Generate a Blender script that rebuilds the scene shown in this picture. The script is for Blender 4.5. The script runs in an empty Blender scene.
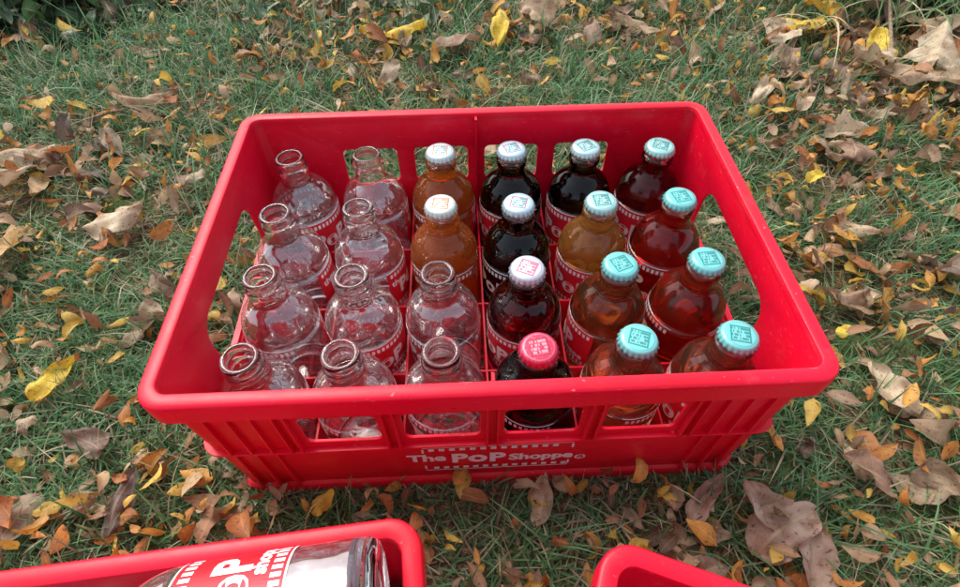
import bpy, bmesh, numpy as np, math, random
from mathutils import Euler, Matrix, Vector
rng=np.random.default_rng(7); random.seed(7)
scene=bpy.context.scene
col=scene.collection
def link(o): col.objects.link(o); return o

# ---------------------------------------------------------------- materials
def new_mat(name):
    m=bpy.data.materials.new(name); m.use_nodes=True
    nt=m.node_tree; nt.nodes.clear()
    out=nt.nodes.new('ShaderNodeOutputMaterial')
    return m,nt,out
def N(nt,t,**kw):
    n=nt.nodes.new(t)
    for k,v in kw.items():
        if k in n.inputs: n.inputs[k].default_value=v
        else: setattr(n,k,v)
    return n
def math_(nt,op,a,b=None,c=None):
    n=nt.nodes.new('ShaderNodeMath'); n.operation=op
    for i,v in enumerate((a,b,c)):
        if v is None: continue
        if isinstance(v,(int,float)): n.inputs[i].default_value=v
        else: nt.links.new(v,n.inputs[i])
    return n.outputs[0]
def mix(nt,fac,a,b,mode='MIX'):
    n=nt.nodes.new('ShaderNodeMix'); n.data_type='RGBA'; n.blend_type=mode
    for idx,v in ((0,fac),(6,a),(7,b)):
        if isinstance(v,(int,float)): n.inputs[idx].default_value=v
        elif isinstance(v,tuple): n.inputs[idx].default_value=(*v,1) if len(v)==3 else v
        else: nt.links.new(v,n.inputs[idx])
    return n.outputs[2]
def ramp(nt,fac,stops):
    n=nt.nodes.new('ShaderNodeValToRGB'); nt.links.new(fac,n.inputs[0])
    e=n.color_ramp.elements
    while len(e)<len(stops): e.new(.5)
    for i,(p,c) in enumerate(stops):
        e[i].position=p; e[i].color=(*c,1) if len(c)==3 else c
    return n.outputs[0]
def noise(nt,vec,scale,detail=4,rough=.55):
    n=N(nt,'ShaderNodeTexNoise',Scale=scale,Detail=detail,Roughness=rough)
    nt.links.new(vec,n.inputs['Vector']); return n.outputs[0]

def mat_red():
    m,nt,out=new_mat('red_plastic')
    tc=N(nt,'ShaderNodeTexCoord'); v=tc.outputs['Object']
    p=N(nt,'ShaderNodeBsdfPrincipled')
    n1=noise(nt,v,9,3); n2=noise(nt,v,160,2); n3=noise(nt,v,45,4,.7)
    c=ramp(nt,n1,[(.3,(.60,.0018,.016)),(.7,(.72,.004,.030))])
    sc=ramp(nt,n3,[(.58,(0,0,0)),(.75,(1,1,1))])
    c=mix(nt,math_(nt,'MULTIPLY',sc,.11),c,(.80,.14,.17))
    mp=N(nt,'ShaderNodeMapping'); mp.inputs['Scale'].default_value=(1,1,9); mp.inputs['Rotation'].default_value=(.3,1.45,.8)
    nt.links.new(v,mp.inputs[0])
    n4=noise(nt,mp.outputs[0],150,2)
    s4=ramp(nt,n4,[(.69,(0,0,0)),(.73,(1,1,1))])
    c=mix(nt,math_(nt,'MULTIPLY',s4,.35),c,(.85,.32,.35))
    s5=ramp(nt,n2,[(.70,(0,0,0)),(.76,(1,1,1))])
    c=mix(nt,math_(nt,'MULTIPLY',s5,.45),c,(.25,.03,.02))
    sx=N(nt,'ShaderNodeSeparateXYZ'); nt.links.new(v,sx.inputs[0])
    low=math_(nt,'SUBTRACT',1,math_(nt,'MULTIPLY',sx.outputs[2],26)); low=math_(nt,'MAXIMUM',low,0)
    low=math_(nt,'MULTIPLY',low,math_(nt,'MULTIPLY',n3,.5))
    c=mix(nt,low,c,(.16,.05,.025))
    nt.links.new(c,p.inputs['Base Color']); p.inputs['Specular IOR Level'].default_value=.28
    r=math_(nt,'MULTIPLY_ADD',n3,.35,.16); nt.links.new(r,p.inputs['Roughness'])
    b=N(nt,'ShaderNodeBump',Strength=.10,Distance=.0006); nt.links.new(n2,b.inputs['Height'])
    nt.links.new(b.outputs[0],p.inputs['Normal'])
    nt.links.new(p.outputs[0],out.inputs[0]); return m
def mat_paint(name,a,b_):
    m,nt,out=new_mat(name)
    tc=N(nt,'ShaderNodeTexCoord'); n=noise(nt,tc.outputs['Object'],300,3)
    p=N(nt,'ShaderNodeBsdfPrincipled',Roughness=.4)
    nt.links.new(ramp(nt,n,[(.3,a),(.6,b_)]),p.inputs['Base Color'])
    nt.links.new(p.outputs[0],out.inputs[0]); return m
def mat_glass(name,ior=1.5,color=(.985,.995,.99),bump=True):
    m,nt,out=new_mat(name)
    g=N(nt,'ShaderNodeBsdfGlass',Roughness=0.0,IOR=ior); g.inputs['Color'].default_value=(*color,1)
    if bump:
        tc=N(nt,'ShaderNodeTexCoord'); n=noise(nt,tc.outputs['Object'],38,2)
        b=N(nt,'ShaderNodeBump',Strength=.3,Distance=.0008); nt.links.new(n,b.inputs['Height']); nt.links.new(b.outputs[0],g.inputs['Normal'])
    nt.links.new(g.outputs[0],out.inputs[0])
    return m
def mat_thin():
    # thin-walled clear glass: straight transmission plus fresnel reflection off both faces
    m,nt,out=new_mat('thin_clear_glass')
    tc=N(nt,'ShaderNodeTexCoord'); n=noise(nt,tc.outputs['Object'],34,2); n2=noise(nt,tc.outputs['Object'],220,3)
    b=N(nt,'ShaderNodeBump',Strength=1.0,Distance=.0045); nt.links.new(n,b.inputs['Height'])
    lw=N(nt,'ShaderNodeLayerWeight',Blend=.5)
    fa=ramp(nt,lw.outputs['Facing'],[(0,(.18,)*3),(.50,(.25,)*3),(.82,(.48,)*3),(1,(.95,)*3)])
    tcl=ramp(nt,lw.outputs['Facing'],[(0,(.99,.99,.99)),(.7,(.98,.98,.98)),(.90,(.88,.90,.89)),(1,(.70,.73,.72))])
    t=N(nt,'ShaderNodeBsdfTransparent'); nt.links.new(tcl,t.inputs[0])
    g=N(nt,'ShaderNodeBsdfGlossy',Roughness=.02); g.inputs[0].default_value=(1,1,1,1); nt.links.new(b.outputs[0],g.inputs['Normal'])
    ms=N(nt,'ShaderNodeMixShader'); nt.links.new(fa,ms.inputs[0]); nt.links.new(t.outputs[0],ms.inputs[1]); nt.links.new(g.outputs[0],ms.inputs[2])
    d=N(nt,'ShaderNodeBsdfDiffuse'); d.inputs[0].default_value=(.85,.85,.85,1)
    m2=N(nt,'ShaderNodeMixShader'); nt.links.new(math_(nt,'MULTIPLY',ramp(nt,n2,[(.45,(.15,)*3),(.75,(1,)*3)]),.08),m2.inputs[0])
    nt.links.new(ms.outputs[0],m2.inputs[1]); nt.links.new(d.outputs[0],m2.inputs[2]); nt.links.new(m2.outputs[0],out.inputs[0]); return m
def mat_soda(name,absorb,cloud=0,cc=(1,1,1)):
    m,nt,out=new_mat(name)
    sig=[-math.log(max(t,1e-4))/.05 for t in absorb]; D=max(sig)
    va=N(nt,'ShaderNodeVolumeAbsorption',Density=D); va.inputs['Color'].default_value=(*[1-s/D for s in sig],1)
    nt.links.new(va.outputs[0],out.inputs['Volume'])
    if cloud>0:
        t=N(nt,'ShaderNodeBsdfTransparent'); d=N(nt,'ShaderNodeBsdfDiffuse'); d.inputs[0].default_value=(*cc,1)
        ms=N(nt,'ShaderNodeMixShader'); ms.inputs[0].default_value=cloud
        nt.links.new(t.outputs[0],ms.inputs[1]); nt.links.new(d.outputs[0],ms.inputs[2]); nt.links.new(ms.outputs[0],out.inputs[0])
    return m
def mat_cap(name,base,ink,ink2,metal=.45):
    m,nt,out=new_mat(name)
    tc=N(nt,'ShaderNodeTexCoord'); v=tc.outputs['Object']
    s=N(nt,'ShaderNodeSeparateXYZ'); nt.links.new(v,s.inputs[0])
    ax=math_(nt,'ABSOLUTE',s.outputs[0]); ay=math_(nt,'ABSOLUTE',s.outputs[1])
    mx=math_(nt,'MAXIMUM',ax,ay)
    inside=math_(nt,'LESS_THAN',mx,.0074); inner=math_(nt,'LESS_THAN',mx,.0062)
    frame=math_(nt,'SUBTRACT',inside,inner)
    sn=N(nt,'ShaderNodeVectorMath',operation='SNAP'); nt.links.new(v,sn.inputs[0]); sn.inputs[1].default_value=(.0009,.0030,1)
    wn=N(nt,'ShaderNodeTexWhiteNoise'); nt.links.new(sn.outputs[0],wn.inputs[0])
    rowm=math_(nt,'GREATER_THAN',math_(nt,'FRACT',math_(nt,'MULTIPLY',math_(nt,'ADD',s.outputs[1],.06),1/.0030)),.25)
    gl=math_(nt,'MULTIPLY',math_(nt,'MULTIPLY',math_(nt,'GREATER_THAN',wn.outputs[0],.36),inner),rowm)
    top=math_(nt,'GREATER_THAN',s.outputs[2],.0035)
    rr=math_(nt,'SQRT',math_(nt,'ADD',math_(nt,'MULTIPLY',s.outputs[0],s.outputs[0]),math_(nt,'MULTIPLY',s.outputs[1],s.outputs[1])))
    ring=math_(nt,'MULTIPLY',math_(nt,'GREATER_THAN',rr,.0106),math_(nt,'LESS_THAN',rr,.0116))
    an=math_(nt,'ARCTAN2',s.outputs[1],s.outputs[0]); tk=math_(nt,'GREATER_THAN',math_(nt,'FRACT',math_(nt,'MULTIPLY',an,9.3)),.45)
    ring=math_(nt,'MULTIPLY',ring,tk)
    c=mix(nt,math_(nt,'MULTIPLY',math_(nt,'MULTIPLY',gl,top),.85),base,ink)
    c=mix(nt,math_(nt,'MULTIPLY',math_(nt,'MULTIPLY',frame,top),.9),c,ink2)
    c=mix(nt,math_(nt,'MULTIPLY',math_(nt,'MULTIPLY',ring,top),.6),c,ink)
    n=noise(nt,v,400,4); c=mix(nt,math_(nt,'MULTIPLY',ramp(nt,n,[(.56,(0,0,0)),(.68,(1,1,1))]),.4),c,(.35,.33,.30))
    p=N(nt,'ShaderNodeBsdfPrincipled',Roughness=.34,Metallic=metal)
    nt.links.new(c,p.inputs['Base Color']); nt.links.new(p.outputs[0],out.inputs[0]); return m
def mat_leaf(name,rough=.6,trans=.3):
    m,nt,out=new_mat(name)
    a=N(nt,'ShaderNodeAttribute',attribute_name='col'); uv=N(nt,'ShaderNodeAttribute',attribute_name='luv')
    s=N(nt,'ShaderNodeSeparateXYZ'); nt.links.new(uv.outputs['Vector'],s.inputs[0])
    tc=N(nt,'ShaderNodeTexCoord'); v=tc.outputs['Object']
    av=math_(nt,'ABSOLUTE',s.outputs[1])
    mid=math_(nt,'LESS_THAN',av,.06)
    fr=math_(nt,'FRACT',math_(nt,'SUBTRACT',math_(nt,'MULTIPLY',s.outputs[0],9),math_(nt,'MULTIPLY',av,2.2)))
    sv=math_(nt,'LESS_THAN',fr,.12)
    n1=noise(nt,v,55,3,.6); n2=noise(nt,v,260,2)
    c=mix(nt,math_(nt,'MULTIPLY',ramp(nt,n1,[(.42,(0,0,0)),(.66,(1,1,1))]),.65),a.outputs['Color'],mix(nt,1.0,a.outputs['Color'],(.48,.32,.22),'MULTIPLY'))
    c=mix(nt,math_(nt,'MULTIPLY',ramp(nt,n2,[(.60,(0,0,0)),(.68,(1,1,1))]),.65),c,(.05,.025,.012))
    vein=math_(nt,'MAXIMUM',mid,math_(nt,'MULTIPLY',sv,.45))
    c=mix(nt,math_(nt,'MULTIPLY',vein,.4),c,mix(nt,.5,a.outputs['Color'],(.75,.58,.33)))
    d=N(nt,'ShaderNodeBsdfPrincipled',Roughness=rough); nt.links.new(c,d.inputs['Base Color'])
    b=N(nt,'ShaderNodeBump',Strength=.7,Distance=.0012); nt.links.new(math_(nt,'ADD',n1,math_(nt,'MULTIPLY',vein,.5)),b.inputs['Height']); nt.links.new(b.outputs[0],d.inputs['Normal'])
    t=N(nt,'ShaderNodeBsdfTranslucent'); nt.links.new(c,t.inputs[0])
    ms=N(nt,'ShaderNodeMixShader'); ms.inputs[0].default_value=trans
    nt.links.new(d.outputs[0],ms.inputs[1]); nt.links.new(t.outputs[0],ms.inputs[2]); nt.links.new(ms.outputs[0],out.inputs[0]); return m
def mat_grass():
    m,nt,out=new_mat('grass_blades')
    a=N(nt,'ShaderNodeAttribute',attribute_name='col')
    d=N(nt,'ShaderNodeBsdfPrincipled',Roughness=.5); nt.links.new(a.outputs['Color'],d.inputs['Base Color'])
    t=N(nt,'ShaderNodeBsdfTranslucent'); nt.links.new(a.outputs['Color'],t.inputs[0])
    ms=N(nt,'ShaderNodeMixShader'); ms.inputs[0].default_value=.35
    nt.links.new(d.outputs[0],ms.inputs[1]); nt.links.new(t.outputs[0],ms.inputs[2]); nt.links.new(ms.outputs[0],out.inputs[0]); return m
def mat_ground():
    m,nt,out=new_mat('soil_and_thatch')
    tc=N(nt,'ShaderNodeTexCoord'); v=tc.outputs['Object']
    n1=noise(nt,v,9,3,.6); n2=noise(nt,v,210,4,.75)
    c=ramp(nt,n2,[(.32,(.02,.014,.009)),(.5,(.09,.062,.036)),(.66,(.30,.22,.13))])
    c2=ramp(nt,n2,[(.32,(.018,.026,.010)),(.55,(.07,.10,.035)),(.7,(.20,.20,.09))])
    c=mix(nt,ramp(nt,n1,[(.42,(0,0,0)),(.6,(1,1,1))]),c,c2)
    p=N(nt,'ShaderNodeBsdfDiffuse'); nt.links.new(c,p.inputs['Color'])
    nt.links.new(p.outputs[0],out.inputs[0]); return m
RED=mat_red(); WHITE=mat_paint('white_print',(.70,.68,.68),(.86,.85,.84)); REDP=mat_paint('red_label_print',(.56,.010,.02),(.66,.015,.03))
GLASS=mat_glass('clear_glass'); THIN=mat_thin()
GLASSF=mat_glass('filled_bottle_glass',ior=1.42)

# ---------------------------------------------------------------- mesh helpers
def mesh_obj(name,verts,faces,mats=(),smooth=None):
    me=bpy.data.meshes.new(name); me.from_pydata([tuple(v) for v in verts],[],faces); me.update()
    for m in mats: me.materials.append(m)
    o=link(bpy.data.objects.new(name,me))
    if smooth is not None: me.polygons.foreach_set('use_smooth',[smooth]*len(me.polygons))
    return o
def np_mesh(name,V,F,mat,attrs=None,smooth=True):
    me=bpy.data.meshes.new(name)
    me.vertices.add(len(V)); me.vertices.foreach_set('co',V.astype(np.float32).ravel())
    me.loops.add(F.size); me.loops.foreach_set('vertex_index',F.astype(np.int32).ravel())
    me.polygons.add(len(F)); me.polygons.foreach_set('loop_start',np.arange(0,F.size,F.shape[1],dtype=np.int32))
    me.polygons.foreach_set('use_smooth',np.full(len(F),smooth))
    me.update(calc_edges=True)
    for k,(t,a) in (attrs or {}).items():
        at=me.attributes.new(k,t,'POINT')
        if t=='FLOAT_COLOR':
            a=np.concatenate([a,np.ones((len(a),1))],1); at.data.foreach_set('color',a.astype(np.float32).ravel())
        else: at.data.foreach_set('vector',a.astype(np.float32).ravel())
    me.materials.append(mat)
    return link(bpy.data.objects.new(name,me))
def recalc(me,flip=False):
    bm=bmesh.new(); bm.from_mesh(me); bmesh.ops.recalc_face_normals(bm,faces=bm.faces)
    if flip: bmesh.ops.reverse_faces(bm,faces=bm.faces)
    bm.to_mesh(me); bm.free()
def rr(hx,hy,r,n=9):
    pts=[]
    for cx,cy,a0 in ((hx-r,hy-r,0),(-hx+r,hy-r,90),(-hx+r,-hy+r,180),(hx-r,-hy+r,270)):
        for i in range(n+1):
            a=math.radians(a0+90*i/n); pts.append((cx+r*math.cos(a),cy+r*math.sin(a)))
    return pts
def box(x0,x1,y0,y1,z0,z1):
    v=[(x,y,z) for z in (z0,z1) for y in (y0,y1) for x in (x0,x1)]
    f=[(0,2,3,1),(4,5,7,6),(0,1,5,4),(2,6,7,3),(0,4,6,2),(1,3,7,5)]
    return v,f
def join(parts,name):
    bpy.ops.object.select_all(action='DESELECT')
    for p in parts: p.select_set(True)
    bpy.context.view_layer.objects.active=parts[0]
    bpy.ops.object.join(); o=parts[0]; o.name=name; return o

PX,PY=.0735,.0768
H=.180
def build_crate(nx,ny,full_ribs=()):
    TX=nx*PX/2+.0058; TY=ny*PY/2+.0024
    BX=TX-.0098; BY=TY-.0049
    hx=lambda z: BX+(TX-BX)*z/H
    hy=lambda z: BY+(TY-BY)*z/H
    R=.0125; T=.0028
    def sweep(profile,nm='sw'):
        V=[];F=[]; k=len(profile); n=None
        for d,z in profile:
            pts=rr(hx(z)+d,hy(z)+d,max(R+d*.8,.004)); n=len(pts); V+=[(x,y,z) for x,y in pts]
        for i in range(k):
            j=(i+1)%k
            for a in range(n):
                b=(a+1)%n; F.append((i*n+a,i*n+b,j*n+b,j*n+a))
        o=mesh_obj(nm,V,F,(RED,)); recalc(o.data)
        return o
    wall=sweep([(0,.001),(0,H-.002),(-T,H-.002),(-T,.001)],'wall')
    def prism(cx,cz,w,h,r,axis,L):
        pts=rr(w/2,h/2,r,6); n=len(pts); V=[]
        for s in (-L,L):
            for a,b in pts:
                V.append((cx+a,s,cz+b) if axis=='y' else (s,cx+a,cz+b))
        F=[tuple(range(n)),tuple(range(2*n-1,n-1,-1))]+[(i,(i+1)%n,n+(i+1)%n,n+i) for i in range(n)]
        return V,F
    def cut(items):
        V=[];F=[]
        for v,f in items:
            o=len(V); V+=v; F+=[tuple(i+o for i in q) for q in f]
        c=mesh_obj('cutter',V,F); recalc(c.data)
        md=wall.modifiers.new('b','BOOLEAN'); md.operation='DIFFERENCE'; md.solver='EXACT'; md.object=c
        bpy.context.view_layer.objects.active=wall
        bpy.ops.object.select_all(action='DESELECT'); wall.select_set(True)
        bpy.ops.object.modifier_apply(modifier='b')
        bpy.data.objects.remove(c)
    k=nx-2
    cut([prism((i-(k-1)/2)*PX*1.02,.1195,.057,.042,.006,'y',1) for i in range(k)])
    cut([prism(-.005 if ny==4 else 0,.1165,.150 if ny==4 else .1,.060,.020,'x',1)])
    md=wall.modifiers.new('bv','BEVEL'); md.width=.0006; md.segments=2; md.limit_method='ANGLE'; md.angle_limit=math.radians(50)
    bpy.ops.object.modifier_apply(modifier='bv')
    parts=[wall]
    parts.append(sweep([(-.0040,H-.0022),(-.0034,H-.0006),(-.0022,H),(.0046,H),(.0062,H-.0006),(.0072,H-.0020),(.0076,H-.005),(.0084,H-.020),(.0064,H-.020),(.0050,H-.0052),(-.0040,H-.0052)],'rim'))
    parts.append(sweep([(-.001,.0905),(.0042,.0905),(.0046,.0900),(.0046,.0885),(.0042,.0880),(-.001,.0872)],'ledge'))
    parts.append(sweep([(-.001,.0145),(.0028,.0130),(.0036,.0120),(.0040,0.0),(-.001,0.0)],'foot'))
    V=[];F=[]
    def add(b):
        o=len(V); V.extend(b[0]); F.extend([tuple(i+o for i in q) for q in b[1]])
    for s in (-1,1):
        for i in range(k+1):
            x=(i-k/2)*PX*1.02
            for dx in (-.004,.004):
                ya,yb=sorted((s*(hy(.12)-.001),s*(hy(.12)+.0045))); add(box(x+dx-.0009,x+dx+.0009,ya,yb,.0893,H-.010))
        for sx in (-1,1):
            for j,off in enumerate((.018,.034,.050)):
                x=sx*(hx(.05)-off); ya,yb=sorted((s*(hy(.03)-.0012),s*(hy(.05)+.0032))); add(box(x-.0009,x+.0009,ya,yb,.0115,.0885))
                ya,yb=sorted((s*(hy(.12)-.0012),s*(hy(.12)+.0038))); add(box(x-.0009,x+.0009,ya,yb,.0893,H-.010))
    for s in (-1,1):
        for j in range(-3,4):
            if ny<4 and abs(j)>2: continue
            y=j*.036; xa,xb=sorted((s*(hx(.03)-.002),s*(hx(.05)+.0035))); add(box(xa,xb,y-.0009,y+.0009,.0115,.0885))
    ix=hx(.04)-T+.0006; iy=hy(.04)-T+.0006
    bpx=PX*.985
    for i in range(1,nx):
        x=(i-nx/2)*bpx; add(box(x-.0009,x+.0009,-iy,iy,.0052,.066))
    for j in range(1,ny):
        y=(j-ny/2)*PY; add(box(-ix,ix,y-.0009,y+.0009,.0048,.0648))
    ribs=[0]+list(full_ribs)
    for rx in ribs:
        for s in (-1,1):
            ya,yb=sorted((s*(hy(.06)-T-.0055),s*(hy(.06)-T+.0010))); add(box(rx*bpx-.0011,rx*bpx+.0011,ya,yb,.060,H-.003))
    nxb=int(2*ix/.0122)
    for i in range(nxb+1):
        x=-ix+i*2*ix/nxb; add(box(x-.0016,x+.0016,-iy,iy,.0032,.0068))
    nyb=int(2*iy/.0122)
    for i in range(nyb+1):
        y=-iy+i*2*iy/nyb; add(box(-ix,ix,y-.0016,y+.0016,.0028,.0063))
    parts.append(mesh_obj('ribs',V,F,(RED,)))
    for p in parts:
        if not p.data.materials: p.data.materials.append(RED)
    o=join(parts,'red_bottle_crate')
    for q in o.data.polygons: q.material_index=0
    bpy.ops.object.select_all(action='DESELECT'); o.select_set(True); bpy.context.view_layer.objects.active=o
    bpy.ops.object.shade_smooth_by_angle(angle=math.radians(38))
    return o,hy
def text_mesh(s,size,bold=.0):
    c=bpy.data.curves.new('t','FONT'); c.body=s; c.size=size; c.offset=bold; c.align_x='CENTER'; c.align_y='CENTER'; c.resolution_u=3
    o=link(bpy.data.objects.new('t',c)); dg=bpy.context.evaluated_depsgraph_get(); dg.update()
    me=bpy.data.meshes.new_from_object(o.evaluated_get(dg))
    V=[v.co.copy() for v in me.vertices]; F=[tuple(p.vertices) for p in me.polygons]
    bpy.data.objects.remove(o); return V,F
def sheet(items):
    V=[];F=[]
    for v,f,dx,dy in items:
        o=len(V); V+=[(a[0]+dx,a[1]+dy,0) for a in v]; F+=[tuple(i+o for i in q) for q in f]
    return V,F
def rect(w,h): return [(-w/2,-h/2,0),(w/2,-h/2,0),(w/2,h/2,0),(-w/2,h/2,0)],[(0,1,2,3)]
def crate_logo(parent,hy):
    it=[]
    v,f=text_mesh('The',.020,.0008); it.append((v,f,-.055,.003))
    v,f=text_mesh('P',.026,.0012); it.append((v,f,-.028,.000))
    v,f=text_mesh('o',.029,.0012); it.append((v,f,-.0125,.001))
    v,f=text_mesh('P',.026,.0012); it.append((v,f,.0035,-.001))
    v,f=text_mesh('Shoppe',.0180,.0008); it.append((v,f,.0405,-.002))
    v,f=text_mesh('®',.012,.0003); it.append((v,f,.0740,-.008))
    for i in range(14):
        a=rect(.0046,.0050)
        if i!=13: it.append((*a,-.050+i*.0084,.0205))
        it.append((*a,-.048+i*.0084,-.0195))
    for sx in (-.057,.065):
        a=rect(.0018,.008); it.append((*a,sx,-.0175)); it.append((*a,sx,.0185))
    a=rect(.122,.0014); it.append((*a,.0040,.0252)); it.append((*a,.0040,-.0242))
    V,F=sheet(it)
    o=mesh_obj('logo_print',V,F,(WHITE,)); o.parent=parent
    z=.053; o.location=(.001,-hy(z)-.0006,z); o.rotation_euler=(math.radians(90)+.027,0,0)
    return o
crate,hyf=build_crate(6,4); crate_logo(crate,hyf)
c2me,hy2=build_crate(6,4,full_ribs=(2,-2)); crate_logo(c2me,hy2)
c2me.location=(-.265,-.4175,0); c2me.rotation_euler=(0,0,math.radians(4.9))
c3,hy3=build_crate(4,3)
c3hx=4*PX/2+.0142; c3hy=3*PY/2+.0108
a=math.radians(-22); cr=Matrix.Rotation(a,2)@Vector((c3hx,-c3hy))
c3.location=(.055+cr[0],-.249+cr[1],0); c3.rotation_euler=(0,0,a)

# ---------------------------------------------------------------- bottles
OUT=[(.0,.0022),(.018,.0022),(.024,.0004),(.0290,.0),(.0318,.0018),(.0330,.006),(.0333,.012),(.0333,.084),(.0332,.092),(.0326,.0985),(.0311,.1050),(.0285,.1110),(.0250,.1162),(.0212,.1203),(.0178,.1235),(.0154,.1266),(.0141,.1300),(.0136,.1340),(.0136,.1358),(.0148,.1368),(.0154,.1385),(.0154,.1425),(.0148,.1442),(.0132,.1452),(.0131,.1470),(.0139,.1480),(.0142,.1500),(.0140,.1525),(.0130,.1540),(.0112,.1540)]
def smooth_profile(P,sub=2):
    out=[]
    for i in range(len(P)-1):
        p0=P[max(i-1,0)];p1=P[i];p2=P[i+1];p3=P[min(i+2,len(P)-1)]
        for k in range(sub):
            t=k/sub
            out.append(tuple(.5*((2*p1[j])+(-p0[j]+p2[j])*t+(2*p0[j]-5*p1[j]+4*p2[j]-p3[j])*t*t+(-p0[j]+3*p1[j]-3*p2[j]+p3[j])*t**3) for j in (0,1)))
    out.append(P[-1]); return [(max(r,0),z) for r,z in out]
def lathe(prof,seg=56):
    V=[];F=[];idx=[]
    for r,z in prof:
        if r<1e-5: idx.append([len(V)]*seg); V.append((0,0,z))
        else:
            idx.append(list(range(len(V),len(V)+seg)))
            V+=[(r*math.cos(2*math.pi*i/seg),r*math.sin(2*math.pi*i/seg),z) for i in range(seg)]
    for a,b in zip(idx[:-1],idx[1:]):
        for i in range(seg):
            j=(i+1)%seg; q=[a[i],a[j],b[j],b[i]]; q2=[]
            for x in q:
                if x not in q2: q2.append(x)
            if len(q2)>2: F.append(tuple(q2))
    return V,F
outer=smooth_profile(OUT[:-1])+[OUT[-1]]
cav=[(.0104,.1535),(.0100,.150),(.0100,.136),(.0108,.1310),(.0125,.1265),(.0155,.1222),(.0192,.1183),(.0230,.1140),(.0262,.1090),(.0286,.1035),(.0300,.0975),(.0307,.090),(.0308,.082),(.0308,.014),(.0298,.0095),(.0270,.0076),(.018,.0072),(0,.0080)]
cavs=smooth_profile(cav)
def setup(me,mats,flip=False):
    for m in mats: me.materials.append(m)
    recalc(me,flip); me.polygons.foreach_set('use_smooth',[True]*len(me.polygons)); me.update(); return me
def bottle_mesh_empty():
    prof=outer+cavs
    V,F=lathe(prof); me=bpy.data.meshes.new('empty_bottle'); me.from_pydata(V,[],F); setup(me,(GLASS,THIN))
    # thick neck and base stay solid glass; the blown body wall is one thin-walled sheet
    bm=bmesh.new(); bm.from_mesh(me); kill=[]
    for f in bm.faces:
        c=f.calc_center_median(); r=max(math.hypot(v.co.x,v.co.y) for v in f.verts); z=c.z
        if .0085<z<.1262:
            rout=np.interp(z,[p[1] for p in OUT[5:]],[p[0] for p in OUT[5:]])
            if r<rout-.0014: kill.append(f)
            else: f.material_index=1
    bmesh.ops.delete(bm,geom=kill,context='FACES_ONLY'); bm.to_mesh(me); bm.free()
    return me
FILL=.1330
def full_meshes():
    V,F=lathe(outer+[(0,.154)]); me=bpy.data.meshes.new('full_glass'); me.from_pydata(V,[],F); setup(me,(GLASSF,))
    low=[(r,z) for r,z in cavs if z<FILL-.001]
    V,F=lathe([(0,FILL),(.0102,FILL)]+low); liq=bpy.data.meshes.new('soda'); liq.from_pydata(V,[],F); setup(liq,())
    V,F=lathe([(0,.1530),(.0100,.1530),(.0100,.140),(.0100,FILL+.0006),(0,FILL+.0006)]); hs=bpy.data.meshes.new('headspace'); hs.from_pydata(V,[],F); setup(hs,(GLASSF,),True)
    return me,liq,hs
ME=bottle_mesh_empty(); MF,ML,MH=full_meshes()
def label_mesh():
    it=[]
    v,f=text_mesh('the',.011,.0003); it.append((v,f,-.0255,.074))
    v,f=text_mesh('P',.024,.0010); it.append((v,f,-.018,.064))
    v,f=text_mesh('o',.026,.0010); it.append((v,f,-.004,.064))
    v,f=text_mesh('P',.024,.0010); it.append((v,f,.010,.064))
    v,f=text_mesh('shoppe',.010,.0004); it.append((v,f,.016,.0520))
    for i in range(15):
        a=rect(.0027,.0050); it.append((*a,-.0315+i*.0045,.0855)); it.append((*a,-.0315+i*.0045,.0440))
    for i in range(24): it.append((*rect(.0031,.0010),-.0345+i*.003,.0910)); it.append((*rect(.0031,.0010),-.0345+i*.003,.0395))
    def wrap(V,R,offs):
        out=[]
        for off in offs: out+=[((R-max(0,y-.0895)*.16)*math.sin(x/R+off),-(R-max(0,y-.0895)*.16)*math.cos(x/R+off),y) for x,y,_ in V]
        return out
    V,F=sheet(it); n=len(V); offs=(0,math.pi)
    VV=wrap(V,.03375,offs); FF=[tuple(i+k*n for i in q) for k in range(2) for q in F]; MI=[0]*len(FF)
    V2=[];F2=[]
    xs=np.linspace(-.0360,.0360,37); ys=[.0390,.0475,.0560,.0650,.0740,.0825,.0880,.0916]
    for yy in ys:
        for xx in xs: V2.append((xx,yy,0))
    for j in range(len(ys)-1):
        for i in range(36): F2.append((j*37+i,j*37+i+1,(j+1)*37+i+1,(j+1)*37+i))
    base=len(VV); VV+=wrap(V2,.03350,(0,)); FF+=[tuple(i+base for i in q) for q in F2]; MI+=[1]*len(F2)
    me=bpy.data.meshes.new('label'); me.from_pydata(VV,[],FF); me.materials.append(WHITE); me.materials.append(REDP)
    me.polygons.foreach_set('material_index',MI); me.update(); return me
LAB=label_mesh()
def cap_mesh():
    V=[];seg=84;F=[]
    prof=[(0,.0052,0),(.0100,.0052,0),(.0122,.0050,0),(.0134,.0042,0),(.0140,.0028,.2),(.0146,.0010,.7),(.0153,-.0008,1),(.0147,-.0008,1),(.0138,.0012,.5),(.0130,.0030,0)]
    rows=[]
    for r,z,k in prof:
        if r==0: rows.append([0]*seg); V.append((0,0,z)); continue
        rows.append(list(range(len(V),len(V)+seg)))
        for i in range(seg):
            t=2*math.pi*i/seg; q=r+k*.0007*math.cos(21*t); V.append((q*math.cos(t),q*math.sin(t),z))
    for a,b in zip(rows[:-1],rows[1:]):
        for i in range(seg):
            j=(i+1)%seg
            F.append((a[0],b[i],b[j]) if a[0]==a[1] else (a[i],b[i],b[j],a[j]))
    me=bpy.data.meshes.new('cap'); me.from_pydata(V,[],F); return setup(me,())
CAP=cap_mesh()
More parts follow.
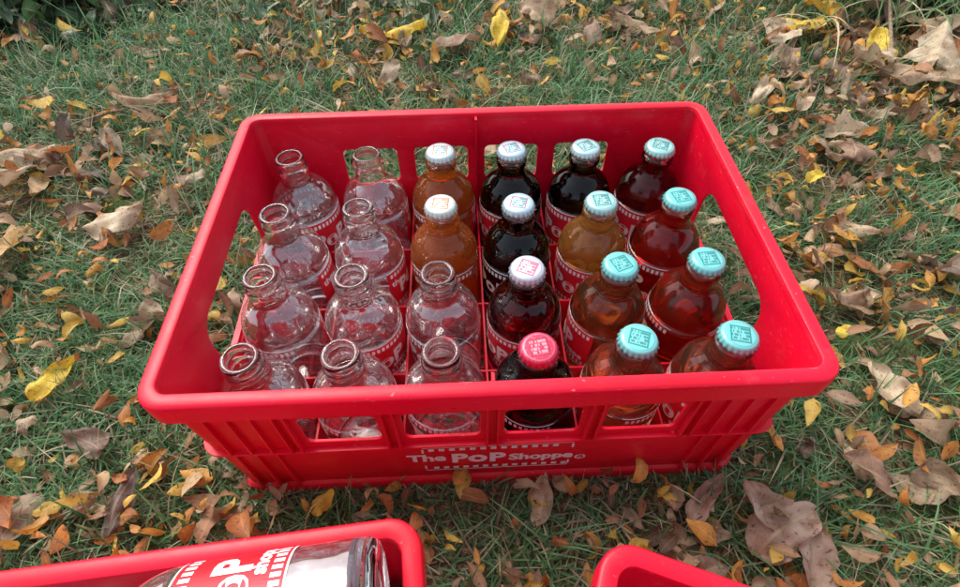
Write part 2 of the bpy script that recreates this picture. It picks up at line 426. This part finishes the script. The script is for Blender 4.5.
CM={
 'teal':mat_cap('cap_teal',(.34,.60,.58),(.02,.16,.14),(.01,.20,.17)),
 'teal2':mat_cap('cap_teal_bright',(.17,.56,.55),(.02,.20,.18),(.01,.22,.20),.3),
 'silver':mat_cap('cap_silver',(.42,.58,.64),(.05,.18,.20),(.35,.10,.16)),
 'silvert':mat_cap('cap_silver_teal',(.42,.60,.62),(.03,.18,.18),(.02,.22,.20)),
 'pink':mat_cap('cap_pink_silver',(.50,.54,.60),(.38,.08,.15),(.45,.06,.12)),
 'orange':mat_cap('cap_orange_print',(.50,.58,.54),(.68,.17,.05),(.62,.10,.05),.3),
 'blue':mat_cap('cap_blue_print',(.50,.60,.60),(.06,.20,.38),(.62,.18,.04),.3),
 'red':mat_cap('cap_red',(.50,.02,.07),(.72,.28,.33),(.30,.01,.03),.3),
}
SODA={
 'orange':((1,.55,.06),.30,(.75,.22,.03)),'cola':((.10,.015,.02),0),'darkred':((.78,.04,.07),.06,(.35,.02,.03)),'amber':((1,.80,.34),.16,(.75,.42,.10)),
 'red':((.96,.12,.09),.08,(.6,.05,.03)),'maroon':((.55,.02,.12),0),'brown':((.90,.50,.24),.10,(.45,.20,.07)),'redamber':((.95,.30,.14),.08,(.55,.12,.05)),'pale':((.95,.58,.42),.08,(.5,.26,.17))}
SM={k:mat_soda('soda_'+k,*v) for k,v in SODA.items()}
def empty_bottle(loc,rot):
    o=link(bpy.data.objects.new('empty_glass_bottle',ME)); o.location=loc; o.rotation_euler=rot
    l=link(bpy.data.objects.new('label',LAB)); l.parent=o; return o
def full_bottle(loc,rot,soda,cap):
    o=link(bpy.data.objects.new('soda_bottle',MF)); o.location=loc; o.rotation_euler=rot
    l=link(bpy.data.objects.new('label',LAB)); l.parent=o
    q=link(bpy.data.objects.new('soda',ML.copy())); q.data.materials.append(SM[soda]); q.parent=o
    h=link(bpy.data.objects.new('headspace',MH)); h.parent=o
    c=link(bpy.data.objects.new('cap',CAP.copy())); c.data.materials.append(CM[cap]); c.parent=o; c.location=(0,0,.1500); c.rotation_euler=(0,0,random.uniform(-.5,.5)-rot[2])
    return o
FULL={(0,2):('orange','blue'),(0,3):('cola','silver'),(0,4):('cola','silvert'),(0,5):('darkred','teal'),
 (1,2):('orange','orange'),(1,3):('cola','silver'),(1,4):('amber','teal'),(1,5):('red','teal2'),
 (2,3):('maroon','pink'),(2,4):('brown','teal2'),(2,5):('redamber','teal2'),
 (3,3):('cola','red'),(3,4):('pale','teal2'),(3,5):('pale','teal2')}
# label heading of each bottle (0 = facing the camera side)
HEAD=[[.9,2.3,2.2,-.9,-.7,-.8],[2.0,1.6,3.0,2.4,-.6,1.9],[2.6,.75,2.6,-1.0,-1.6,1.4],[2.4,1.9,2.8,2.5,-2.2,-1.0]]
for r in range(4):
    for c in range(6):
        x=(c-2.5)*PX*.985; y=(1.5-r)*PY*.985
        lean=(random.uniform(-.018,.018)+(-(1.5-r))*.006, random.uniform(-.018,.018)+(c-2.5)*.005)
        loc=(x,y,.0072); rz=HEAD[r][c]+random.uniform(-.1,.1)
        R=(Matrix.Rotation(lean[1],3,'Y')@Matrix.Rotation(lean[0],3,'X')@Matrix.Rotation(rz,3,'Z')).to_euler()
        if (r,c) in FULL: full_bottle(loc,R,*FULL[(r,c)])
        else: empty_bottle(loc,R)
Mc2=Matrix.Translation(c2me.location)@Matrix.Rotation(math.radians(4.9),4,'Z')
for r in range(3):
    for c in range(6):
        if r==2 and c<3: continue
        p=Mc2@Vector(((c-2.5)*PX*.985,(1.5-r)*PY*.985,.0072)); empty_bottle(p,(0,0,random.uniform(-3,3)))
# bottle lying across the tops of the others, neck to the left
R=(Matrix.Rotation(math.radians(6),3,'Z')@Matrix.Rotation(math.radians(-90),3,'Y')@Matrix.Rotation(math.radians(118),3,'Z')).to_euler()
empty_bottle((-.0605,-.284,.1965),R)

# ---------------------------------------------------------------- ground
g=mesh_obj('ground',[(-120,-120,0),(120,-120,0),(120,120,0),(-120,120,0)],[(0,1,2,3)],(mat_ground(),))

def under_crate(x,y,pad=0):
    m=(np.abs(x)<.217+pad)&(np.abs(y)<.153+pad)
    for cx,cy,an,hx_,hy_ in ((-.265,-.4175,math.radians(4.9),.217,.153),(c3.location.x,c3.location.y,math.radians(-22),.144,.115)):
        dx=x-cx;dy=y-cy; u=dx*math.cos(an)+dy*math.sin(an); v=-dx*math.sin(an)+dy*math.cos(an)
        m|=(np.abs(u)<hx_+pad)&(np.abs(v)<hy_+pad)
    return m
def patch(x,y):
    return (np.sin(x*7.1+1.3+2*np.sin(y*3.1))*np.sin(y*8.3+.4+1.5*np.sin(x*4.3))+.6*np.sin(x*17+y*13)*np.sin(y*19-x*11+2))
def grass(name,n_t,region,bl,L,Wd,seg=3,straw=.15,flat=False):
    x0,x1,y0,y1=region
    x=rng.uniform(x0,x1,n_t*2); y=rng.uniform(y0,y1,n_t*2)
    keep=rng.random(n_t*2)<np.clip(.52+.33*patch(x,y)+.18*(y-.1),.12,1)
    if name=='grass_outer': keep&=(np.abs(x)>1.3)|(y<-.65)|(y>1.3)
    if flat: keep=rng.random(n_t*2)<.5
    x=x[keep];y=y[keep]
    n=len(x)*bl
    bx=np.repeat(x,bl)+rng.normal(0,.012,n); by=np.repeat(y,bl)+rng.normal(0,.012,n)
    tl=np.repeat(np.exp(rng.normal(0,.28,len(x))),bl)
    k=~under_crate(bx,by,.004); bx=bx[k];by=by[k]; tl=tl[k]; n=len(bx)
    ln=rng.uniform(L*.45,L*1.3,n)*tl; w=rng.uniform(Wd*.6,Wd*1.3,n)/2
    az=rng.uniform(0,2*np.pi,n); lean=np.abs(rng.normal(.75,.45,n)); bend=rng.normal(.7,.5,n)
    if flat: lean=rng.uniform(1.25,1.5,n); bend=rng.normal(0,.5,n)
    near=under_crate(bx,by,.03); ln=np.where(near,ln*.6,ln)
    ts=np.linspace(0,1,seg+1)
    V=np.zeros((n,seg+1,2,3)); ang=lean.copy(); px=np.zeros(n); pz=np.zeros(n)+(rng.random(n)*.006 if flat else 0)
    sx=-np.sin(az); sy=np.cos(az)
    tw=rng.uniform(-.8,.8,n)
    for i,t in enumerate(ts):
        if i>0:
            px=px+np.sin(ang)*ln/seg; pz=pz+np.cos(ang)*ln/seg; ang=np.minimum(ang+bend/seg,2.2)
        ww=w*(1-t**1.6*.93)
        pzz=np.maximum(pz,.002)
        for s,sg in enumerate((-1,1)):
            V[:,i,s,0]=bx+px*np.cos(az)+sg*ww*sx; V[:,i,s,1]=by+px*np.sin(az)+sg*ww*sy; V[:,i,s,2]=pzz+sg*ww*tw*.5
    nv=(seg+1)*2
    base=np.arange(n)[:,None,None]*nv
    q=np.array([[2*i,2*i+1,2*i+3,2*i+2] for i in range(seg)])[None]
    F=(base+q).reshape(-1,4)
    g1=np.array([.12,.28,.09]);g2=np.array([.23,.41,.18]);g3=np.array([.055,.17,.07]);st=np.array([.58,.48,.30])
    u=rng.random((n,1)); c=g3*(1-u)+g1*u; u2=rng.random((n,1))**3; c=c*(1-u2)+g2*u2
    dead=rng.random(n)<straw; c[dead]=st*rng.uniform(.4,1.1,(dead.sum(),1))
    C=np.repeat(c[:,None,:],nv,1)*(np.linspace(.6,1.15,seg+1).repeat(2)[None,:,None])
    return V.reshape(-1,3),F,C.reshape(-1,3)
def gobj(name,parts):
    V=[];F=[];C=[];o=0
    for v,f,c in parts: V.append(v);F.append(f+o);C.append(c);o+=len(v)
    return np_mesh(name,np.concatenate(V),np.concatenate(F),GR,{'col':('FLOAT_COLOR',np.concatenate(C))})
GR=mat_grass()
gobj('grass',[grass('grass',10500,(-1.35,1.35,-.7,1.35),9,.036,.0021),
 grass('near',2200,(-.65,.65,-.40,.15),9,.026,.0016),
 grass('tall',900,(-1.2,1.2,.3,1.3),9,.060,.0026),
 grass('thatch',2800,(-1.2,1.2,-.5,1.1),6,.036,.0018,2,.8,True),
 grass('grass_outer',5000,(-3.2,3.2,-2.6,3.8),9,.055,.0050,2)])

# ---------------------------------------------------------------- leaves
def leaves(x,y,z,L,W,color,kind,nu,nv_,tilt=.35,crumple=.1,yaw=None,curl=None):
    n=len(x)
    u=np.linspace(0,1,nu+1)[None,:,None]; v=np.linspace(-1,1,nv_+1)[None,None,:]
    ph=rng.uniform(0,6.28,(n,1,1)); 
    if kind=='lance': prof=np.sin(np.pi*u**(.85+.25*np.sin(ph)))**.8*(1-.12*u)
    elif kind=='oval': prof=np.sin(np.pi*u**.75)**.65*(1+.07*np.sin(11*u+ph)+.04*np.sin(29*u+ph))
    else:
        prof=np.sin(np.pi*u**.62)**.6*(1+.24*np.sin(2*np.pi*2.6*u+ph*.3+1.0)+.07*np.sin(2*np.pi*8*u+ph))
    prof=np.maximum(prof,.035)*np.ones((n,1,1))
    Lx=L[:,None,None];Wx=W[:,None,None]
    X=(u-.5)*Lx*np.ones_like(v)
    asym=1+.15*np.sign(v)*np.sin(ph+5*u)
    Y=v*prof*Wx*.5*asym+rng.normal(0,.05,(n,1,1))*Lx*np.sin(3.0*u+.3)
    fold=rng.uniform(-.2,.9,(n,1,1)); 
    if curl is None: curl=rng.normal(0,1.3,n)
    cu=curl[:,None,None]
    Z=np.abs(v)*prof*Wx*.5*fold
    cc=crumple*Lx
    p2=rng.uniform(0,6.28,(4,n,1,1))
    Z=Z+cc*(.5*np.sin(7*u+3*v+p2[0])+.35*np.sin(13*u-5*v+p2[1])*np.abs(v)+.25*np.sin(9*v+4*u+p2[2])*np.abs(v)+.15*np.sin(23*u+p2[3])*v)
    an=cu*(u-.5)*1.0; rad=np.where(np.abs(cu)<.05,1e3,1/np.where(np.abs(cu)<.05,1,cu))*Lx
    Xb=np.where(np.abs(cu)<.05,X,rad*np.sin(an)-Z*np.sin(an)); Zb=np.where(np.abs(cu)<.05,Z,rad*(1-np.cos(an))+Z*np.cos(an))
    P=np.stack([Xb+0*Y,Y+0*Xb,Zb+0*Y],-1).reshape(n,-1,3)
    yw=rng.uniform(0,6.28,n) if yaw is None else yaw
    rx=rng.normal(0,tilt,n); ry=rng.normal(0,tilt,n)
    flip=rng.random(n)<.35
    rx=rx+np.where(flip,np.pi,0)
    def rot(ax,a):
        c=np.cos(a);s=np.sin(a);o=np.ones(n);z0=np.zeros(n)
        if ax=='x': M=[[o,z0,z0],[z0,c,-s],[z0,s,c]]
        elif ax=='y': M=[[c,z0,s],[z0,o,z0],[-s,z0,c]]
        else: M=[[c,-s,z0],[s,c,z0],[z0,z0,o]]
        return np.moveaxis(np.array(M),2,0)
    M=rot('z',yw)@rot('y',ry)@rot('x',rx)
    P=np.einsum('nij,nkj->nki',M,P)
    mn=P[:,:,2].min(1)
    P[:,:,2]+=(z-np.minimum(mn,0)*rng.uniform(.55,1,n))[:,None]
    P[:,:,0]+=x[:,None];P[:,:,1]+=y[:,None]
    P[:,:,2]=np.maximum(P[:,:,2],.0012+.002*rng.random((n,1)))
    k=(nu+1)*(nv_+1)
    q=np.array([[i*(nv_+1)+j,i*(nv_+1)+j+1,(i+1)*(nv_+1)+j+1,(i+1)*(nv_+1)+j] for i in range(nu) for j in range(nv_)])
    F=(np.arange(n)[:,None,None]*k+q[None]).reshape(-1,4)
    edge=(np.abs(v)*np.ones_like(u))*np.ones((n,1,1))
    C=color[:,None,:]*(1-.35*rng.random((n,1,1))*(edge.reshape(n,-1,1)**3))
    UV=np.stack([u*np.ones_like(v)*np.ones((n,1,1)),v*np.ones_like(u)*np.ones((n,1,1)),np.zeros((n,nu+1,nv_+1))],-1).reshape(-1,3)
    return P.reshape(-1,3),F,C.reshape(-1,3),UV
def merge(name,parts,mat):
    V=[];F=[];C=[];U=[];o=0
    for v,f,c,u in parts:
        V.append(v);F.append(f+o);C.append(c);U.append(u);o+=len(v)
    return np_mesh(name,np.concatenate(V),np.concatenate(F),mat,{'col':('FLOAT_COLOR',np.concatenate(C)),'luv':('FLOAT_VECTOR',np.concatenate(U))})
def pick(pal,n):
    pal=np.array(pal); w=pal[:,3]/pal[:,3].sum(); i=rng.choice(len(pal),n,p=w); c=pal[i,:3]*rng.uniform(.7,1.2,(n,1))
    return np.clip(c,0,1)
SMALL=[(.74,.38,.07,3),(.66,.28,.06,3),(.52,.19,.055,2),(.82,.55,.10,3),(.38,.19,.09,2.5),(.50,.35,.21,3),(.64,.44,.24,3),(.26,.15,.09,2)]
BIG=[(.42,.29,.19,4),(.32,.21,.14,3),(.54,.40,.26,3),(.22,.16,.12,2),(.62,.48,.32,2),(.42,.22,.12,1.5)]
def scatter(n,region,bias,pad=0.):
    x=rng.uniform(region[0],region[1],n*3); y=rng.uniform(region[2],region[3],n*3)
    d=.50-.34*patch(x,y)-.12*(y-.1)+bias(x,y)
    k=(rng.random(n*3)<np.clip(d,.08,1)); k&=~under_crate(x,y,pad)
    x=x[k][:n];y=y[k][:n]; return x,y
LM=mat_leaf('fallen_leaf'); parts=[]
reg=(-1.3,1.3,-.6,1.25)
b=lambda x,y:.35*((x<-.2)&(y<.1))+.20*(x>.35)+.30*(y<-.12)+.25*((x>.5)&(y>.35))
x,y=scatter(11500,reg,b,.006); n=len(x); L=np.exp(rng.normal(np.log(.022),.32,n))
parts.append(leaves(x,y,.002+rng.random(n)**1.2*.028,L,L*rng.uniform(.28,.55,n),pick(SMALL,n),'lance',6,2,.55,.055,curl=rng.normal(0,1.7,n)))
x,y=scatter(760,reg,b,.020); n=len(x); L=rng.uniform(.026,.052,n)*(1+.35*np.clip(y,0,1))
parts.append(leaves(x,y,rng.random(n)*.018,L,L*rng.uniform(.30,.6,n),pick(BIG,n),'oval',12,6,.45,.09,curl=rng.normal(0,2.3,n)))
x,y=scatter(40,reg,b,.035); n=len(x); L=rng.uniform(.045,.065,n)*(1+.4*np.clip(y,0,1))
parts.append(leaves(x,y,rng.random(n)*.018,L,L*rng.uniform(.5,.8,n),pick(BIG,n),'maple',18,8,.3,.12,curl=rng.normal(0,1.8,n)))
x,y=scatter(5000,(-3.2,3.2,-2.6,3.8),b); k=(np.abs(x)>1.28)|(y<-.58)|(y>1.23); x=x[k];y=y[k]; n=len(x); L=rng.uniform(.03,.06,n)
parts.append(leaves(x,y,rng.random(n)*.03,L,L*rng.uniform(.4,.6,n),pick(SMALL+BIG,n),'lance',4,2,.45,.03))
YE=(.85,.62,.06);YO=(.82,.46,.05);TA=(.58,.43,.27);PT=(.68,.55,.37);BR=(.36,.22,.14);GB=(.20,.15,.12)
hero=[(-.129,.647,.12,.040,YE,'lance',.0),(.055,.645,.10,.036,YE,'lance',1.5),(.70,.55,.09,.045,YE,'oval',1.3),(.60,.63,.09,.07,YE,'maple',.2),(.65,.66,.08,.06,YO,'maple',2.0),
(.56,.60,.08,.06,PT,'maple',.6),(.708,.447,.12,.05,TA,'oval',2.6),(.76,.50,.11,.07,PT,'maple',1.0),(.80,.42,.10,.04,BR,'oval',.3),(.66,.50,.09,.035,TA,'oval',1.9),(-.566,.133,.10,.045,(.70,.45,.18),'oval',1.3),(-.428,-.04,.055,.024,YE,'oval',1.2),
(-.444,.178,.075,.045,PT,'oval',.3),(.392,-.09,.062,.034,PT,'oval',1.9),(.235,-.214,.070,.042,(.54,.38,.28),'oval',.5),(.222,-.196,.055,.036,(.50,.35,.26),'oval',2.1),(.250,-.235,.055,.035,(.56,.40,.30),'oval',1.2),(.180,-.188,.065,.018,(.40,.25,.18),'oval',.8),
(-.315,-.166,.06,.020,GB,'oval',1.4),(.451,.122,.06,.028,TA,'oval',-.3),(-.144,-.174,.026,.016,YE,'oval',1.0),(-.616,.325,.09,.035,TA,'oval',.5),(.316,.636,.10,.028,TA,'lance',-.2),
(.525,.275,.06,.04,BR,'maple',1.1),(-.50,.45,.09,.03,(.48,.32,.18),'oval',.2),(.82,.62,.11,.045,TA,'oval',2.2),(.45,.42,.08,.026,PT,'lance',.9),(-.62,.02,.07,.03,BR,'oval',.9),(-.37,-.11,.05,.025,(.24,.16,.12),'oval',2.7),
(.40,.02,.045,.03,BR,'oval',.2),(.33,-.17,.05,.03,(.34,.20,.13),'oval',2.4),(.45,.22,.025,.016,YE,'oval',.4),(.38,-.02,.022,.014,YE,'oval',.1),(-.02,.60,.10,.04,BR,'oval',.5)]
for hx_,hy_,l,w,c,kd,yw in hero:
    A=lambda v: np.array([v],float)
    parts.append(leaves(A(hx_),A(hy_),A(.018),A(l),A(w),np.array([c]),kd,24,12,.18,.09,yaw=A(yw),curl=A(random.uniform(-1.3,1.3))))
merge('fallen_leaves',parts,LM)

# ---------------------------------------------------------------- edge plants
def plant(name,cx,cy,nst,spread,ht,ll,pal):
    n=nst
    x=cx+rng.normal(0,spread,n); y=cy+rng.normal(0,spread*.6,n); z=rng.uniform(.01,ht,n)*np.exp(-((x-cx)**2+(y-cy)**2)/(2*spread**2))
    L=rng.uniform(ll*.6,ll*1.2,n)
    return merge(name,[leaves(x,y,z,L,L*rng.uniform(.35,.55,n),pick(pal,n),'oval',8,4,.6,.03)],mat_leaf(name+'_leaf',.4,.2))
plant('leafy_weed',-.88,.82,460,.13,.10,.06,[(.055,.13,.055,2),(.09,.19,.07,2),(.04,.10,.045,2)])
plant('groundcover_plant',-.15,.98,300,.30,.06,.045,[(.06,.13,.05,2),(.09,.18,.07,2)])
def tall_grass(name,cx,cy,n,L,sp=.11):
    bx=cx+rng.normal(0,sp,n);by=cy+rng.normal(0,sp*.6,n);az=rng.uniform(0,6.28,n);ln=rng.uniform(L*.5,L,n);ang=np.abs(rng.normal(.40,.25,n));bend=rng.uniform(.8,2.2,n)
    seg=8;V=np.zeros((n,seg+1,2,3));px=np.zeros(n);pz=np.zeros(n);w=rng.uniform(.0012,.0024,n)
    for i in range(seg+1):
        if i: px+=np.sin(ang)*ln/seg;pz+=np.cos(ang)*ln/seg;ang=ang+bend/seg
        ww=w*(1-(i/seg)**2*.95)
        for s,sg in enumerate((-1,1)):
            V[:,i,s]=np.stack([bx+px*np.cos(az)-sg*ww*np.sin(az),by+px*np.sin(az)+sg*ww*np.cos(az),np.maximum(pz,.003)+sg*ww*.3],-1)
    nv=(seg+1)*2;F=(np.arange(n)[:,None,None]*nv+np.array([[2*i,2*i+1,2*i+3,2*i+2] for i in range(seg)])[None]).reshape(-1,4)
    c=pick([(.15,.29,.09,3),(.10,.21,.07,3),(.52,.44,.27,2)],n)
    return np_mesh(name,V.reshape(-1,3),F,GR,{'col':('FLOAT_COLOR',np.repeat(c,nv,0))})
tall_grass('ornamental_grass',.90,.76,1100,.26,.12)
def twig(name,pts,r):
    cu=bpy.data.curves.new(name,'CURVE');cu.dimensions='3D';s=cu.splines.new('NURBS');s.points.add(len(pts)-1)
    for i,p in enumerate(pts): s.points[i].co=(*p,1);s.points[i].radius=1-.6*i/len(pts)
    s.use_endpoint_u=True;cu.bevel_depth=r;cu.bevel_resolution=2
    m,nt,out=new_mat('dry_twig');tc=N(nt,'ShaderNodeTexCoord');nn=noise(nt,tc.outputs['Object'],200)
    p=N(nt,'ShaderNodeBsdfPrincipled',Roughness=.8);nt.links.new(ramp(nt,nn,[(.3,(.14,.09,.05)),(.7,(.38,.27,.17))]),p.inputs[0]);nt.links.new(p.outputs[0],out.inputs[0])
    cu.materials.append(m);return link(bpy.data.objects.new(name,cu))
twig('twig',[(.70,.50,.02),(.73,.60,.05),(.76,.70,.08),(.82,.85,.14)],.0035)
twig('twig',[(-.60,.40,.016),(-.52,.44,.03),(-.40,.45,.02)],.0015)
twig('twig',[(.35,.30,.016),(.40,.36,.03),(.50,.38,.02)],.0013)

# ---------------------------------------------------------------- light & camera
w=bpy.data.worlds.new('World'); scene.world=w; w.use_nodes=True
nt=w.node_tree; bg=nt.nodes['Background']; sky=nt.nodes.new('ShaderNodeTexSky'); sky.sky_type='NISHITA'; sky.sun_disc=False
EL,AZ=math.radians(52),math.radians(-35)
sky.sun_elevation=EL; sky.sun_rotation=AZ; sky.air_density=1.0; sky.dust_density=4.0; sky.ozone_density=.6
hs=nt.nodes.new('ShaderNodeHueSaturation'); hs.inputs['Saturation'].default_value=.50
nt.links.new(sky.outputs[0],hs.inputs['Color']); nt.links.new(hs.outputs[0],bg.inputs[0]); bg.inputs[1].default_value=.33
sl=bpy.data.lights.new('sun','SUN'); sl.energy=1.0; sl.angle=math.radians(28); sl.color=(1,.98,.95)
so=link(bpy.data.objects.new('sun',sl))
d=Vector((math.sin(AZ)*math.cos(EL),math.cos(AZ)*math.cos(EL),math.sin(EL)))
so.rotation_euler=d.to_track_quat('Z','Y').to_euler()
cam=bpy.data.cameras.new('camera'); co=link(bpy.data.objects.new('camera',cam))
co.location=(-.0147,-.3324,.4975); co.rotation_euler=(.6734,.0063,-.0436)
cam.sensor_width=36; cam.lens=36*549.8/960; cam.clip_start=.01; cam.clip_end=500
scene.camera=co
scene.view_settings.view_transform='Standard'; scene.view_settings.look='None'; scene.view_settings.exposure=0
